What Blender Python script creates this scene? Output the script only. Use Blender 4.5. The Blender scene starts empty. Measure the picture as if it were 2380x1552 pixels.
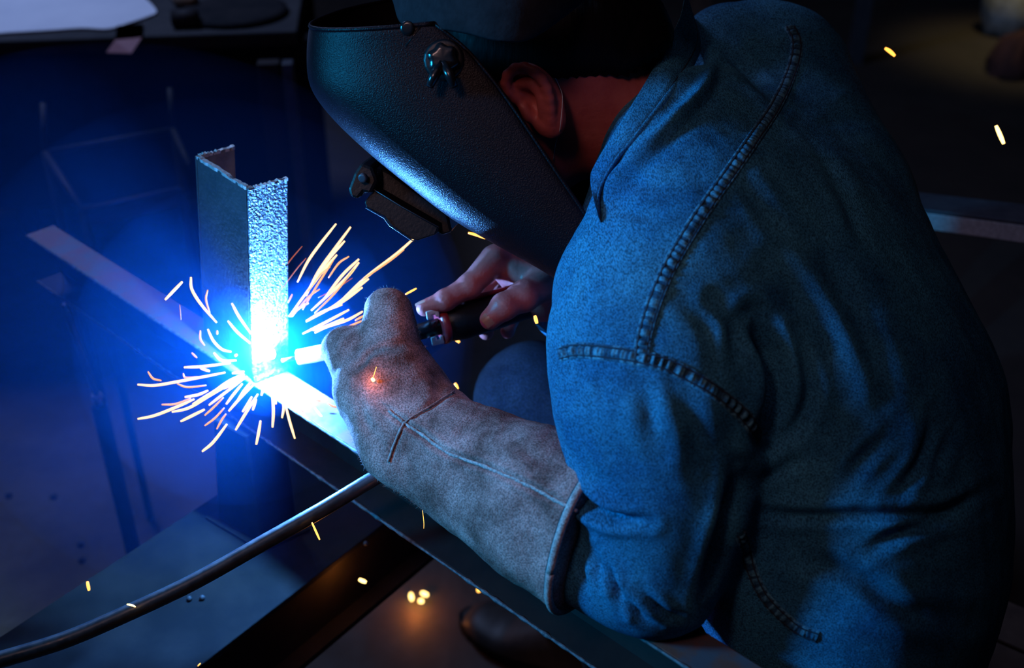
import bpy, math, random
import numpy as np
from mathutils import Vector
from mathutils.bvhtree import BVHTree
random.seed(7); rng = np.random.default_rng(7)
SC = bpy.context.scene
COL = SC.collection

# ---------------------------------------------------------------- camera, world, lights, exposure
PITCH = math.radians(32); CAMH = 1.45; FPX = 2644.0
CP, SP = math.cos(PITCH), math.sin(PITCH)
CAMP = np.array([0, 0, CAMH])
RX = np.array([1.0, 0, 0]); UP = np.array([0, SP, CP]); FW = np.array([0, CP, -SP])
def P(px, py, d):
    return CAMP + d * ((px - 1190) / FPX * RX + (776 - py) / FPX * UP + FW)
def proj(v):
    q = np.asarray(v) - CAMP
    d = q @ FW
    return 1190 + FPX * (q @ RX) / d, 776 - FPX * (q @ UP) / d, d
def onz(px, py, z):
    k = (776 - py) / FPX * CP - SP
    return P(px, py, (z - CAMH) / k)
def cv(x, y, z):            # a direction given as right, up, away
    return x * RX + y * UP + z * FW
def unit(v):
    v = np.asarray(v, float); return v / np.linalg.norm(v)

cam = bpy.data.cameras.new('camera'); co = bpy.data.objects.new('camera', cam); COL.objects.link(co)
co.location = CAMP; co.rotation_euler = (math.pi / 2 - PITCH, 0, 0)
cam.sensor_width = 36; cam.lens = 36 * FPX / 2380; cam.clip_start = .02
cam.dof.use_dof = True; cam.dof.focus_distance = 1.0; cam.dof.aperture_fstop = 4.5
SC.camera = co
SC.view_settings.view_transform = 'Standard'; SC.view_settings.look = 'None'
SC.view_settings.gamma = 1; SC.view_settings.exposure = 0.0
SC.view_settings.use_curve_mapping = False
SC.cycles.use_denoising = True
SC.cycles.max_bounces = 5; SC.cycles.volume_bounces = 1; SC.cycles.transparent_max_bounces = 6
SC.cycles.caustics_reflective = False; SC.cycles.caustics_refractive = False
SC.cycles.sample_clamp_indirect = 4

W = bpy.data.worlds.new('world'); SC.world = W; W.use_nodes = True
wt = W.node_tree; wt.nodes.clear()
wo = wt.nodes.new('ShaderNodeOutputWorld'); wb = wt.nodes.new('ShaderNodeBackground')
wb.inputs[0].default_value = (.01, .02, .05, 1); wb.inputs[1].default_value = .2
wt.links.new(wb.outputs[0], wo.inputs[0])
ARC = P(630, 822, 1.142)
def light(name, kind, loc, power, color, size=.01, aim=None, spot=None):
    l = bpy.data.lights.new(name, kind); o = bpy.data.objects.new(name, l); COL.objects.link(o)
    o.location = loc; l.energy = power; l.color = color
    if kind == 'AREA': l.size = size
    elif kind in ('POINT', 'SPOT'): l.shadow_soft_size = size
    if spot: l.spot_size = spot; l.spot_blend = 1
    if aim is not None:
        o.rotation_euler = Vector(np.asarray(aim) - np.asarray(loc)).to_track_quat('-Z', 'Y').to_euler()
    return o
light('arc_light', 'POINT', ARC + np.array([-.004, -.012, .010]), 25.0, (.07, .32, 1), .003)
light('key_spot_blue', 'SPOT', (-1.7, .5, 1.6), 280, (.012, .38, .86), .2, aim=P(1330, 760, .95), spot=math.radians(30))  # unseen key spot added to light the shirt blue from the left
light('fill_spot_white', 'SPOT', (-.7, -.1, 2.3), 22, (1.0, .58, .56), .2, aim=P(1080, 760, 1.0), spot=math.radians(30))  # added spot with no fitting, picks out the gauntlet and ear
light('overhead_fill', 'AREA', (-.2, .3, 2.9), 1.3, (.95, .66, .8), 1.2, aim=(.0, .9, .5))  # unseen soft fill, added to raise the general level from above
light('yard_lamp', 'SPOT', onz(2420, 120, 0) + [.3, .3, 2.4], 50, (1, .84, .40), .15, aim=onz(2370, 120, 0), spot=math.radians(26))
light('bench_fill', 'AREA', (-1.3, 2.6, 2.4), 20, (.35, .5, 1.0), .5, aim=(-1.2, 2.6, .75))  # area light added to brighten the paper on the workbench, no lamp there

# ---------------------------------------------------------------- helpers
def link(name, me, parent=None, loc=(0, 0, 0)):
    o = bpy.data.objects.new(name, me); COL.objects.link(o)
    if parent is not None: o.parent = parent
    else: o.location = loc
    return o
def rootloc(o):
    while o.parent: o = o.parent
    return np.array(o.location)
def obj(name, V, F, mat, parent=None, smooth=True, origin=None):
    V = np.asarray(V, float)
    if parent is not None: off = rootloc(parent)
    else: off = V.mean(0) if origin is None else np.asarray(origin, float)
    me = bpy.data.meshes.new(name)
    me.from_pydata((V - off).tolist(), [], [tuple(int(i) for i in f) for f in F])
    if smooth: me.polygons.foreach_set('use_smooth', [True] * len(me.polygons))
    me.materials.append(mat); me.update()
    return link(name, me, parent, off)
def recalc(o):
    import bmesh
    bm = bmesh.new(); bm.from_mesh(o.data); bmesh.ops.recalc_face_normals(bm, faces=bm.faces); bm.to_mesh(o.data); bm.free()
    return o
def tag(o, label=None, cat=None, group=None, kind=None):
    if label: o['label'] = label
    if cat: o['category'] = cat
    if group: o['group'] = group
    if kind: o['kind'] = kind
    return o
def thing(name, loc, label, cat, group=None):
    o = bpy.data.objects.new(name, None); COL.objects.link(o); o.location = tuple(loc); o.empty_display_size = .05
    return tag(o, label, cat, group)
class MB:
    def __init__(s): s.V = []; s.F = []
    def add(s, V, F):
        n = len(s.V); s.V += [tuple(v) for v in V]; s.F += [tuple(i + n for i in f) for f in F]; return s
    def make(s, name, mat, parent=None, smooth=False, bevel=0, origin=None):
        o = obj(name, s.V, s.F, mat, parent, smooth, origin); recalc(o)
        if bevel:
            m = o.modifiers.new('b', 'BEVEL'); m.width = bevel; m.segments = 2; m.limit_method = 'ANGLE'
        return o
BOXF = [(0, 1, 3, 2), (4, 6, 7, 5), (0, 4, 5, 1), (2, 3, 7, 6), (0, 2, 6, 4), (1, 5, 7, 3)]
def box(o, a, b, c):        # corner + three edge vectors
    o, a, b, c = map(lambda q: np.asarray(q, float), (o, a, b, c))
    return [o + i * a + j * b + k * c for i in (0, 1) for j in (0, 1) for k in (0, 1)], BOXF
def prism(pts, vec):        # polygon swept along vec
    pts = [np.asarray(p, float) for p in pts]; n = len(pts); vec = np.asarray(vec, float)
    V = pts + [p + vec for p in pts]
    F = [tuple(range(n)), tuple(range(2 * n - 1, n - 1, -1))] + [(i, (i + 1) % n, n + (i + 1) % n, n + i) for i in range(n)]
    return V, F
def frames(pts):
    pts = np.asarray(pts, float); T = np.gradient(pts, axis=0); T /= np.linalg.norm(T, axis=1)[:, None] + 1e-12
    n = np.cross(T[0], [0.13, .2, 1.]); n /= np.linalg.norm(n); N = []
    for t in T:
        n = n - t * (n @ t); n /= np.linalg.norm(n); N.append(n.copy())
    N = np.array(N); return T, N, np.cross(T, N)
def tube(pts, r, seg=10, cap=True):
    pts = np.asarray(pts, float); T, N, B = frames(pts); n = len(pts)
    r = np.broadcast_to(r, (n,))
    a = np.linspace(0, 2 * math.pi, seg, endpoint=False)
    V = [(pts[i] + r[i] * (math.cos(q) * N[i] + math.sin(q) * B[i])) for i in range(n) for q in a]
    F = [(i * seg + j, i * seg + (j + 1) % seg, (i + 1) * seg + (j + 1) % seg, (i + 1) * seg + j) for i in range(n - 1) for j in range(seg)]
    if cap: F += [tuple(range(seg))[::-1], tuple(range((n - 1) * seg, n * seg))]
    return V, F
def spline(pts, n):         # Catmull-Rom through pts
    p = np.asarray(pts, float); p = np.vstack([2 * p[0] - p[1], p, 2 * p[-1] - p[-2]])
    out = []; m = len(p) - 3
    for k in range(n):
        u = k / (n - 1) * m; i = min(int(u), m - 1); t = u - i
        a, b, c, d = p[i], p[i + 1], p[i + 2], p[i + 3]
        out.append(.5 * ((2 * b) + (c - a) * t + (2 * a - 5 * b + 4 * c - d) * t * t + (3 * b - a - 3 * c + d) * t ** 3))
    return np.array(out)
def grid(R):                # rows of equal length -> faces
    R = np.asarray(R); n, m = R.shape[:2]
    return R.reshape(-1, 3), [(i * m + j, i * m + j + 1, (i + 1) * m + j + 1, (i + 1) * m + j) for i in range(n - 1) for j in range(m - 1)]

# ---- signed distance modelling
def seg_sd(p, A, B, ra, rb, w=None, ba=None, bb=None, e=2.0):
    A = np.asarray(A, float); B = np.asarray(B, float); AB = B - A; L2 = AB @ AB
    r = p - A; t = np.clip((r @ AB) / L2, 0, 1); r = r - t[:, None] * AB
    ra_ = (ra + (rb - ra) * t)
    if w is None: return np.sqrt((r * r).sum(1)) - ra_
    T = AB / math.sqrt(L2); w = w - T * (w @ T); w /= np.linalg.norm(w); u = np.cross(T, w)
    rb_ = ba + (bb - ba) * t; m = np.minimum(ra_, rb_)
    q = (np.abs(r @ u / ra_) ** e + np.abs(r @ w / rb_) ** e + np.abs(r @ T / m) ** e) ** (1 / e)
    return (q - 1) * m
def ell_sd(p, c, axes, rad):
    q = (p - c) @ np.array(axes).T / np.array(rad)
    k = np.sqrt((q * q).sum(1)); return (k - 1) * min(rad)
def smin(a, b, k):
    h = np.maximum(k - np.abs(a - b), 0) / k
    return np.minimum(a, b) - h * h * k * .25
def smax(a, b, k): return -smin(-a, -b, k)
def polygonise(fn, lo, hi, h, blk=4):
    lo = np.asarray(lo, float); hi = np.asarray(hi, float)
    nb = np.ceil((hi - lo) / (h * blk)).astype(int); n = nb * blk
    bc = np.stack(np.meshgrid(*[np.arange(k) for k in nb], indexing='ij'), -1).reshape(-1, 3)
    cval = fn(lo + (bc + .5) * blk * h - .5 * h)
    thr = blk * h * 1.6
    F = np.repeat(np.repeat(np.repeat(cval.reshape(nb), blk, 0), blk, 1), blk, 2).astype(np.float32)
    act = bc[np.abs(cval) < thr]
    off = np.stack(np.meshgrid(*[np.arange(blk)] * 3, indexing='ij'), -1).reshape(-1, 3)
    idx = (act[:, None, :] * blk + off[None]).reshape(-1, 3)
    for s in range(0, len(idx), 400000):
        q = idx[s:s + 400000]; F[q[:, 0], q[:, 1], q[:, 2]] = fn(lo + q * h)
    F[0] = F[-1] = 1; F[:, 0] = F[:, -1] = 1; F[:, :, 0] = F[:, :, -1] = 1
    ins = F < 0
    c = [ins[i:n[0] - 1 + i, j:n[1] - 1 + j, k:n[2] - 1 + k] for i in (0, 1) for j in (0, 1) for k in (0, 1)]
    s = sum(x.astype(np.int8) for x in c); cells = np.argwhere((s > 0) & (s < 8))
    ID = -np.ones(n - 1, np.int64); ID[tuple(cells.T)] = np.arange(len(cells))
    acc = np.zeros((len(cells), 3)); cnt = np.zeros(len(cells))
    cor = [np.array((i, j, k)) for i in (0, 1) for j in (0, 1) for k in (0, 1)]
    for a in range(8):
        for b in range(a + 1, 8):
            if np.abs(cor[a] - cor[b]).sum() != 1: continue
            fa = F[tuple((cells + cor[a]).T)]; fb = F[tuple((cells + cor[b]).T)]
            m = (fa < 0) != (fb < 0); t = np.where(m, fa / np.where(m, fa - fb, 1), 0)
            acc += np.where(m[:, None], cor[a] + t[:, None] * (cor[b] - cor[a]), 0); cnt += m
    V = lo + (cells + acc / cnt[:, None]) * h
    Q = []
    for ax in range(3):
        sl0 = [slice(1, -1)] * 3; sl1 = [slice(1, -1)] * 3; sl0[ax] = slice(0, -1); sl1[ax] = slice(1, None)
        A = ins[tuple(sl0)]; B = ins[tuple(sl1)]; e = np.argwhere(A != B); base = e.copy()
        for k in range(3):
            if k != ax: base[:, k] += 1
        flip = A[tuple(e.T)]
        u, v = [(1, 2), (2, 0), (0, 1)][ax]
        def cid(du, dv):
            q = base.copy(); q[:, u] -= du; q[:, v] -= dv; return ID[tuple(q.T)]
        q = np.stack([cid(1, 1), cid(0, 1), cid(0, 0), cid(1, 0)], 1)
        q = np.where(flip[:, None], q, q[:, ::-1]); Q.append(q)
    Q = np.vstack(Q); return V, Q[(Q >= 0).all(1)]
def vnormals(V, Q):
    n = np.cross(V[Q[:, 2]] - V[Q[:, 0]], V[Q[:, 3]] - V[Q[:, 1]]); N = np.zeros_like(V)
    for k in range(4): np.add.at(N, Q[:, k], n)
    return N / (np.linalg.norm(N, axis=1)[:, None] + 1e-12)
def relax(V, Q, it, f=.5):
    for _ in range(it):
        S = np.zeros_like(V); c = np.zeros(len(V))
        for k in range(4):
            np.add.at(S, Q[:, k], V[Q[:, (k + 1) % 4]]); np.add.at(c, Q[:, k], 1)
            np.add.at(S, Q[:, k], V[Q[:, (k + 3) % 4]]); np.add.at(c, Q[:, k], 1)
        V = V * (1 - f) + f * S / c[:, None]
    return V
def polydist(x, y, pts):
    pts = np.asarray(pts, float); best = np.full(x.shape, 1e9)
    for a, b in zip(pts[:-1], pts[1:]):
        d = b - a; t = np.clip(((x - a[0]) * d[0] + (y - a[1]) * d[1]) / (d @ d), 0, 1)
        best = np.minimum(best, np.hypot(x - a[0] - t * d[0], y - a[1] - t * d[1]))
    return best
def ends_fade(x, y, pts):   # fades a fold out towards its two ends
    pts = np.asarray(pts, float); d = np.minimum(np.hypot(x - pts[0, 0], y - pts[0, 1]), np.hypot(x - pts[-1, 0], y - pts[-1, 1]))
    return np.clip(d / 95, .0, 1)
def noise3(p, s, seed=0):   # cheap smooth noise as a sum of sines
    r = np.random.default_rng(seed); o = 0
    for k in range(6):
        v = unit(r.normal(size=3)) * s * (1 + .35 * k); o = o + np.sin(p @ v + r.uniform(0, 6.28)) / (1 + .25 * k)
    return o / 3.5
def bvh(V, Q): return BVHTree.FromPolygons([tuple(v) for v in V], [tuple(int(i) for i in q) for q in Q])
def hit(t, px, py):
    d = P(px, py, 1) - CAMP; d = d / np.linalg.norm(d)
    loc, n, i, dist = t.ray_cast(Vector(CAMP), Vector(d))
    if loc is None: return None, None
    n = np.array(n); n = -n if n @ d > 0 else n
    return np.array(loc), n

# ---------------------------------------------------------------- materials
def mat(name, c1, c2=None, scale=20, rough=.6, rough2=None, metal=0, bump=0, bscale=200, stretch=(1, 1, 1), spec=.5, detail=4,
        speck=None, speckscale=600, contrast=(.35, .65), bdist=.001, bump2=0, bscale2=60):
    m = bpy.data.materials.new(name); m.use_nodes = True; nt = m.node_tree; N = nt.nodes; L = nt.links
    b = N['Principled BSDF']; tc = N.new('ShaderNodeTexCoord'); mp = N.new('ShaderNodeMapping'); mp.inputs['Scale'].default_value = stretch
    L.new(tc.outputs['Object'], mp.inputs[0])
    b.inputs['Roughness'].default_value = rough; b.inputs['Metallic'].default_value = metal
    b.inputs['Specular IOR Level'].default_value = spec; b.inputs['Base Color'].default_value = (*c1, 1)
    last = None
    if c2:
        n = N.new('ShaderNodeTexNoise'); n.inputs['Scale'].default_value = scale; n.inputs['Detail'].default_value = detail; n.inputs['Roughness'].default_value = .65
        L.new(tc.outputs['Object'], n.inputs[0]); r = N.new('ShaderNodeValToRGB'); L.new(n.outputs[0], r.inputs[0])
        r.color_ramp.elements[0].position, r.color_ramp.elements[1].position = contrast
        r.color_ramp.elements[0].color = (*c1, 1); r.color_ramp.elements[1].color = (*c2, 1); last = r.outputs[0]
        if rough2 is not None:
            mr = N.new('ShaderNodeMapRange'); L.new(n.outputs[0], mr.inputs[0]); mr.inputs[1].default_value = .35; mr.inputs[2].default_value = .65
            mr.inputs[3].default_value = rough; mr.inputs[4].default_value = rough2; L.new(mr.outputs[0], b.inputs['Roughness'])
    if speck:
        n = N.new('ShaderNodeTexNoise'); n.inputs['Scale'].default_value = speckscale; n.inputs['Detail'].default_value = 2
        L.new(mp.outputs[0], n.inputs[0]); r = N.new('ShaderNodeValToRGB'); L.new(n.outputs[0], r.inputs[0])
        r.color_ramp.elements[0].position = .38; r.color_ramp.elements[1].position = .62
        r.color_ramp.elements[0].color = (*[1 - speck] * 3, 1); r.color_ramp.elements[1].color = (1 + speck,) * 3 + (1,)
        x = N.new('ShaderNodeMix'); x.data_type = 'RGBA'; x.blend_type = 'MULTIPLY'; x.inputs[0].default_value = 1
        if last: L.new(last, x.inputs[6])
        else: x.inputs[6].default_value = (*c1, 1)
        L.new(r.outputs[0], x.inputs[7]); last = x.outputs[2]
    if last: L.new(last, b.inputs['Base Color'])
    prev = None
    for st, sc in ((bump, bscale), (bump2, bscale2)):
        if st:
            n = N.new('ShaderNodeTexNoise'); n.inputs['Scale'].default_value = sc; n.inputs['Detail'].default_value = 3
            L.new(mp.outputs[0], n.inputs[0]); bp = N.new('ShaderNodeBump'); bp.inputs['Strength'].default_value = st; bp.inputs['Distance'].default_value = bdist
            L.new(n.outputs[0], bp.inputs['Height'])
            if prev: L.new(prev, bp.inputs['Normal'])
            prev = bp.outputs[0]
    if prev: L.new(prev, b.inputs['Normal'])
    return m
def glow(name, c, s):
    m = bpy.data.materials.new(name); m.use_nodes = True; b = m.node_tree.nodes['Principled BSDF']
    b.inputs['Base Color'].default_value = (.05, .02, .01, 1); b.inputs['Emission Color'].default_value = (*c, 1); b.inputs['Emission Strength'].default_value = s
    return m
M_denim = mat('denim', (.016, .105, .22), (.05, .235, .37), 9, .85, speck=.55, speckscale=1000, stretch=(1, .3, 1), bump=.5, bscale=1000, spec=.15, detail=6, bump2=.35, bscale2=120, contrast=(.38, .66))
M_denim2 = mat('denim_seam', (.03, .11, .19), (.10, .29, .40), 120, .85, speck=.3, speckscale=600, bump=.5, bscale=500, spec=.15, contrast=(.4, .62))
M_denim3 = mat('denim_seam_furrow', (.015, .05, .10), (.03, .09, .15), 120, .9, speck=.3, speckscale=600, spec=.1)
M_thread = mat('thread', (.012, .02, .04), None, rough=.8)
M_jean = mat('trouser_denim', (.005, .006, .012), (.014, .016, .026), 14, .95, speck=.35, speckscale=500, bump=.4, bscale=500, spec=.1)
M_skin = mat('skin', (.45, .085, .08), (.54, .125, .11), 40, .45, bump=.35, bscale=350, spec=.35, bump2=.3, bscale2=90)
M_nail = mat('nail', (.42, .22, .17), None, rough=.3)
M_hair = mat('hair', (.006, .005, .006), None, rough=.5, bump=.8, bscale=250, stretch=(1, .12, .12), spec=.08)
M_helmet = mat('helmet_shell', (.006, .004, .006), (.008, .005, .008), 30, .34, bump=.6, bscale=850, spec=.14, bdist=.0008)
M_black = mat('black_plastic', (.006, .006, .008), None, rough=.4, spec=.3, bump=.2, bscale=300)
M_blackg = mat('black_gloss', (.01, .01, .012), None, rough=.2)
M_strap = mat('headgear_cloth', (.016, .016, .02), (.026, .026, .032), 60, .9, spec=.1, bump=.3, bscale=300)
M_suede = mat('suede', (.20, .095, .085), (.60, .31, .29), 24, .95, speck=.4, speckscale=750, bump=.8, bscale=600, spec=.08, detail=5, bump2=.4, bscale2=90, contrast=(.36, .64))
M_suede2 = mat('suede_trim', (.40, .32, .32), (.52, .44, .44), 60, .95, speck=.3, speckscale=700, bump=.7, bscale=500, spec=.05)
M_steel = mat('mill_steel', (.06, .065, .085), (.10, .105, .125), 30, .5, .35, metal=.3, bump=.35, bscale=240, bump2=.3, bscale2=60, spec=.5)
M_rough = mat('scaled_steel', (.03, .045, .07), (.20, .24, .3), 260, .42, .3, metal=.4, bump=1.0, bscale=420, bdist=.003, spec=.6, contrast=(.42, .6))
M_cut = mat('cut_steel', (.42, .40, .42), (.62, .6, .62), 200, .5, metal=.3, bump=.4, bscale=400)
M_edge = mat('worn_edge', (.05, .05, .065), (.17, .16, .18), 220, .65, metal=.2, bump=.4, bscale=400)
M_primer = mat('red_primer_steel', (.20, .07, .05), (.10, .09, .11), 25, .6, .5, metal=.05, bump=.3, bscale=200, contrast=(.45, .6))
M_dark = mat('dark_steel', (.009, .009, .012), (.03, .022, .022), 9, .75, .6, metal=.0, bump=.25, bscale=150, spec=.25)
M_dull = mat('dull_steel', (.010, .011, .014), (.022, .020, .022), 14, .8, metal=0, bump=.2, bscale=120, spec=.12)
M_cable = mat('cable_rubber', (.028, .028, .034), (.055, .05, .055), 90, .30, .45, bump=.25, bscale=180, spec=.7)
M_floor = mat('concrete', (.045, .035, .03), (.10, .075, .06), 3.5, .75, .45, bump=.5, bscale=30, detail=8, bdist=.004, contrast=(.3, .7))
M_wall = mat('wall_paint', (.03, .035, .045), (.05, .055, .065), 3, .8)
M_paper = mat('paper', (.62, .64, .7), (.72, .73, .78), 4, .8)
M_tape = mat('tape', (.35, .13, .14), None, rough=.6)
M_table = mat('bench_wood', (.018, .018, .022), (.035, .033, .036), 10, .85, bump=.3, bscale=80)
M_wood = mat('plank_wood', (.09, .055, .04), (.16, .10, .07), 20, .7, bump=.5, bscale=60, stretch=(1, .2, 1))
M_red = mat('red_plastic', (.28, .02, .025), None, rough=.3)
M_brass = mat('pale_ceramic', (.75, .7, .72), None, rough=.4)
M_shoe = mat('shoe_leather', (.05, .035, .03), (.08, .06, .05), 30, .5, bump=.3, bscale=200)
M_mask = mat('mask_cord', (.7, .7, .75), None, rough=.6)
M_pale = mat('pale_bag', (.6, .6, .55), (.35, .33, .28), 40, .5, bump=.6, bscale=60)
M_arc = glow('arc_plasma', (.6, .82, 1), 60)
M_sp = [glow('spark_cream', (1, .62, .30), 2.2), glow('spark_orange', (1, .42, .16), 1.4), glow('spark_red', (.9, .2, .1), .55)]
M_ember = glow('ember', (1, .36, .05), 3.2)
M_hot = glow('ember_hot', (1, .62, .18), 5)

# ---------------------------------------------------------------- setting
def smoke(name, c, rad, dens, g, label):
    m = bpy.data.materials.new(name); m.use_nodes = True; nt = m.node_tree; nt.nodes.clear()
    out = nt.nodes.new('ShaderNodeOutputMaterial'); v = nt.nodes.new('ShaderNodeVolumeScatter')
    v.inputs['Density'].default_value = dens; v.inputs['Anisotropy'].default_value = g; v.inputs['Color'].default_value = (.02, .24, 1, 1)
    nt.links.new(v.outputs[0], out.inputs['Volume'])
    V = []; n, k = 32, 20
    for i in range(k + 1):
        t = math.pi * i / k
        for j in range(n):
            a = 2 * math.pi * j / n; V.append(c + cv(rad[0] * math.sin(t) * math.cos(a), rad[1] * math.cos(t), rad[2] * math.sin(t) * math.sin(a)))
    F = [(i * n + j, i * n + (j + 1) % n, (i + 1) * n + (j + 1) % n, (i + 1) * n + j) for i in range(k) for j in range(n)]
    o = obj(name, V, F, m); tag(recalc(o), label, 'smoke', None, 'stuff')
smoke('welding_smoke', P(330, 790, 1.50), (.44, .38, .42), .22, .2, 'thin blue-lit welding smoke drifting behind the arc over the left of the picture')
smoke('welding_smoke', P(500, 800, 1.36), (.30, .29, .27), .28, .3, 'wide veil of blue welding smoke behind the steel post')
smoke('welding_smoke', P(560, 800, 1.28), (.18, .18, .17), .6, .3, 'denser blue welding smoke around the foot of the steel post')
smoke('welding_smoke', P(650, 800, 1.165), (.085, .075, .075), 1.9, .5, 'small bright puff of fume right at the arc')
def struct(name, V, F, m, bevel=0):
    b = MB().add(V, F); o = b.make(name, m); o['kind'] = 'structure'; return o
X0, X1, Y0, Y1, HT = -4.2, 4.2, -2.5, 5.2, 3.4
struct('floor', *box((X0, Y0, -.1), (X1 - X0, 0, 0), (0, Y1 - Y0, 0), (0, 0, .1)), M_floor)
struct('ceiling', *box((X0, Y0, HT), (X1 - X0, 0, 0), (0, Y1 - Y0, 0), (0, 0, .1)), M_wall)
struct('wall_back', *box((X0, Y1, 0), (X1 - X0, 0, 0), (0, .1, 0), (0, 0, HT)), M_wall)
struct('wall_front', *box((X0, Y0 - .1, 0), (X1 - X0, 0, 0), (0, .1, 0), (0, 0, HT)), M_wall)
struct('wall_left', *box((X0 - .1, Y0, 0), (.1, 0, 0), (0, Y1 - Y0, 0), (0, 0, HT)), M_wall)
struct('wall_right', *box((X1, Y0, 0), (.1, 0, 0), (0, Y1 - Y0, 0), (0, 0, HT)), M_wall)

# ---------------------------------------------------------------- rail, post, cross beam
ZR = .79
def channel(name, A, B, side, down, wid, hei, t, m_top, m_web, parent, long=True):
    pass
rl = onz(60, 545, ZR); rr = onz(1586, 1541, ZR)
rdir = unit(rr - rl); rperp = unit(np.cross([0, 0, 1], rdir))      # points to the far side
if rperp[1] < 0: rperp = -rperp
RLEN = np.linalg.norm(rr - rl) + .55; RW, RH, RT = .038, .072, .005
rail = thing('steel_rail', rl + rdir * RLEN / 2 - [0, 0, RH], 'long horizontal steel channel beam with a primer-red top running diagonally under the glove and elbow', 'beam')
zz = np.array([0, 0, 1.])
def rwob(n=60, amp=.0012):
    return [rng.normal() * amp for _ in range(n)]
MB().add(*box(rl - zz * RT, rdir * RLEN, rperp * RW, zz * RT)).make('top_flange', M_primer, rail, bevel=.0012)
MB().add(*box(rl - zz * (RH - RT) + rperp * (RW - RT), rdir * RLEN, rperp * RT, zz * (RH - 2 * RT))).make('web', M_dark, rail)
MB().add(*box(rl - zz * RH, rdir * RLEN, rperp * RW, zz * RT)).make('bottom_flange', M_dark, rail, bevel=.0012)
# bright ragged mill edges on the two near corners
for nm, dz in (('flange_edge', 0), ('flange_edge', -(RH - RT))):
    n = 240; pts = np.array([rl + rdir * RLEN * i / (n - 1) + zz * (dz - .0012) - rperp * .0004 for i in range(n)])
    rad = .0013 + .0006 * np.abs(rng.normal(size=n))
    o = obj(nm, *tube(pts, rad, 6), M_edge, rail); tag(o, 'bare bright metal edge')

pb = P(588, 884, 1.168); ptop = P(577, 440, 1.168 - .1137)
pax = unit(ptop - pb); PH = np.linalg.norm(ptop - pb)
a1, a2 = math.radians(131), math.radians(37)
pw = unit(np.array([math.cos(a1), math.sin(a1), 0]) ); pf = unit(np.array([math.cos(a2), math.sin(a2), 0]))
PWID, PFL, PT = .104, .041, .0038
pn = unit(np.cross(pf, pax)); 
if pn @ FW > 0: pn = -pn
post = thing('steel_channel_post', pb, 'short upright C-channel steel post being welded to the rail', 'post')
def chan_profile(off):      # outline at height off: outer web corner B(near) .. A(far)
    r = .007; B = pb + pax * off; A = B + pw * PWID
    iw = unit(pf)           # inward from web
    out = [B + pf * PFL, B + pf * r * .3, B + pw * r * .3, A - pw * r * .3, A + pf * r * .3, A + pf * PFL,
           A + pf * PFL - pw * PT, A + pf * (PT + r) - pw * PT, A + pf * PT - pw * (PT + r), B + pf * PT + pw * (PT + r), B + pf * (PT + r) + pw * PT, B + pf * PFL + pw * PT]
    return out
# web, near flange, far flange are the parts of one rolled section
def slab(a, b, c, h0=0, h1=None):
    h1 = PH if h1 is None else h1
    return box(a + pax * h0, b, c, pax * (h1 - h0))
MB().add(*slab(pb + pw * .004, pw * (PWID - .008), pf * PT)).make('web', M_steel, post, bevel=.0008)
MB().add(*slab(pb, pf * PFL, pw * PT)).make('near_flange', M_rough, post, bevel=.0012)
MB().add(*slab(pb + pw * (PWID - PT), pf * PFL, pw * PT)).make('far_flange', M_steel, post, bevel=.0008)
# flame-cut top edge
mid = [pb + pax * (PH + .0006) + q for q in (pf * PFL + pw * PT / 2, pf * .012 + pw * PT / 2, pf * .003 + pw * .004, pf * PT / 2 + pw * .014, pf * PT / 2 + pw * (PWID - .014), pf * .004 + pw * (PWID - .003), pf * .013 + pw * (PWID - PT / 2), pf * PFL + pw * (PWID - PT / 2))]
cp = spline(mid, 90); rows = []
T, _, _ = frames(cp)
for i, c in enumerate(cp):
    s = unit(np.cross(T[i], pax)); w1 = PT * (.58 + .10 * rng.normal()); w2 = PT * (.58 + .10 * rng.normal()); h = .0006 * rng.normal()
    rows.append([c - s * w1 - pax * .003, c - s * w1 + pax * h, c + s * w2 + pax * h, c + s * w2 - pax * .003])
tag(obj('cut_edge', *grid(rows), M_cut, post, smooth=False), 'pale flame-cut top edge')
# weld bead at the foot
wb_ = [pb + pf * (PFL * i / 14) - pn * 0 + pn * .002 + zz * .002 for i in range(15)]
obj('weld_bead', *tube(wb_, [.0035 + .0008 * (i % 2) for i in range(15)], 8), M_rough, post)
arc = thing('welding_arc', ARC, 'blinding blue-white welding arc at the foot of the steel post', 'welding arc')
V, F = tube([ARC + zz * .006 * math.cos(a) for a in np.linspace(math.pi, 0, 13)], [.0045 * max(.12, math.sin(a)) for a in np.linspace(math.pi, 0, 13)], 16)
obj('arc_core', V, F, M_arc, arc)

# cross beam under the rail and the stub that carries the rail
ZC = .56
c0, c1, c2, c3 = onz(-60, 1519, ZC), onz(480, 1165, ZC), onz(480, 1552, ZC), onz(880, 1210, ZC)
d1 = unit(c1 - c0); per = unit(np.cross(zz, d1)); 
if (c2 - c0) @ per < 0: per = -per
cw = .5 * ((c2 - c0) @ per + (c3 - c0) @ per)
cross = thing('cross_beam', c0 + per * cw / 2 - zz * .12, 'wide dark steel beam crossing underneath the rail at lower left', 'beam')
st = c0 - d1 * .35; CL = 1.75
MB().add(*box(st - zz * .008, d1 * CL, per * cw, zz * .008)).make('top_plate', M_dull, cross, bevel=.001)
MB().add(*box(st - zz * .11 + per * (cw - .03), d1 * CL, per * .008, zz * .102)).make('web', M_dull, cross)
MB().add(*box(st - zz * .118, d1 * CL, per * cw, zz * .008)).make('bottom_plate', M_dull, cross)
for s in (.05, .45):
    q = st + d1 * s + per * cw * .3
    MB().add(*box(q - zz * (ZC - 0), d1 * .06, per * .06, zz * (ZC - .118))).make('leg', M_dull, cross)
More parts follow.
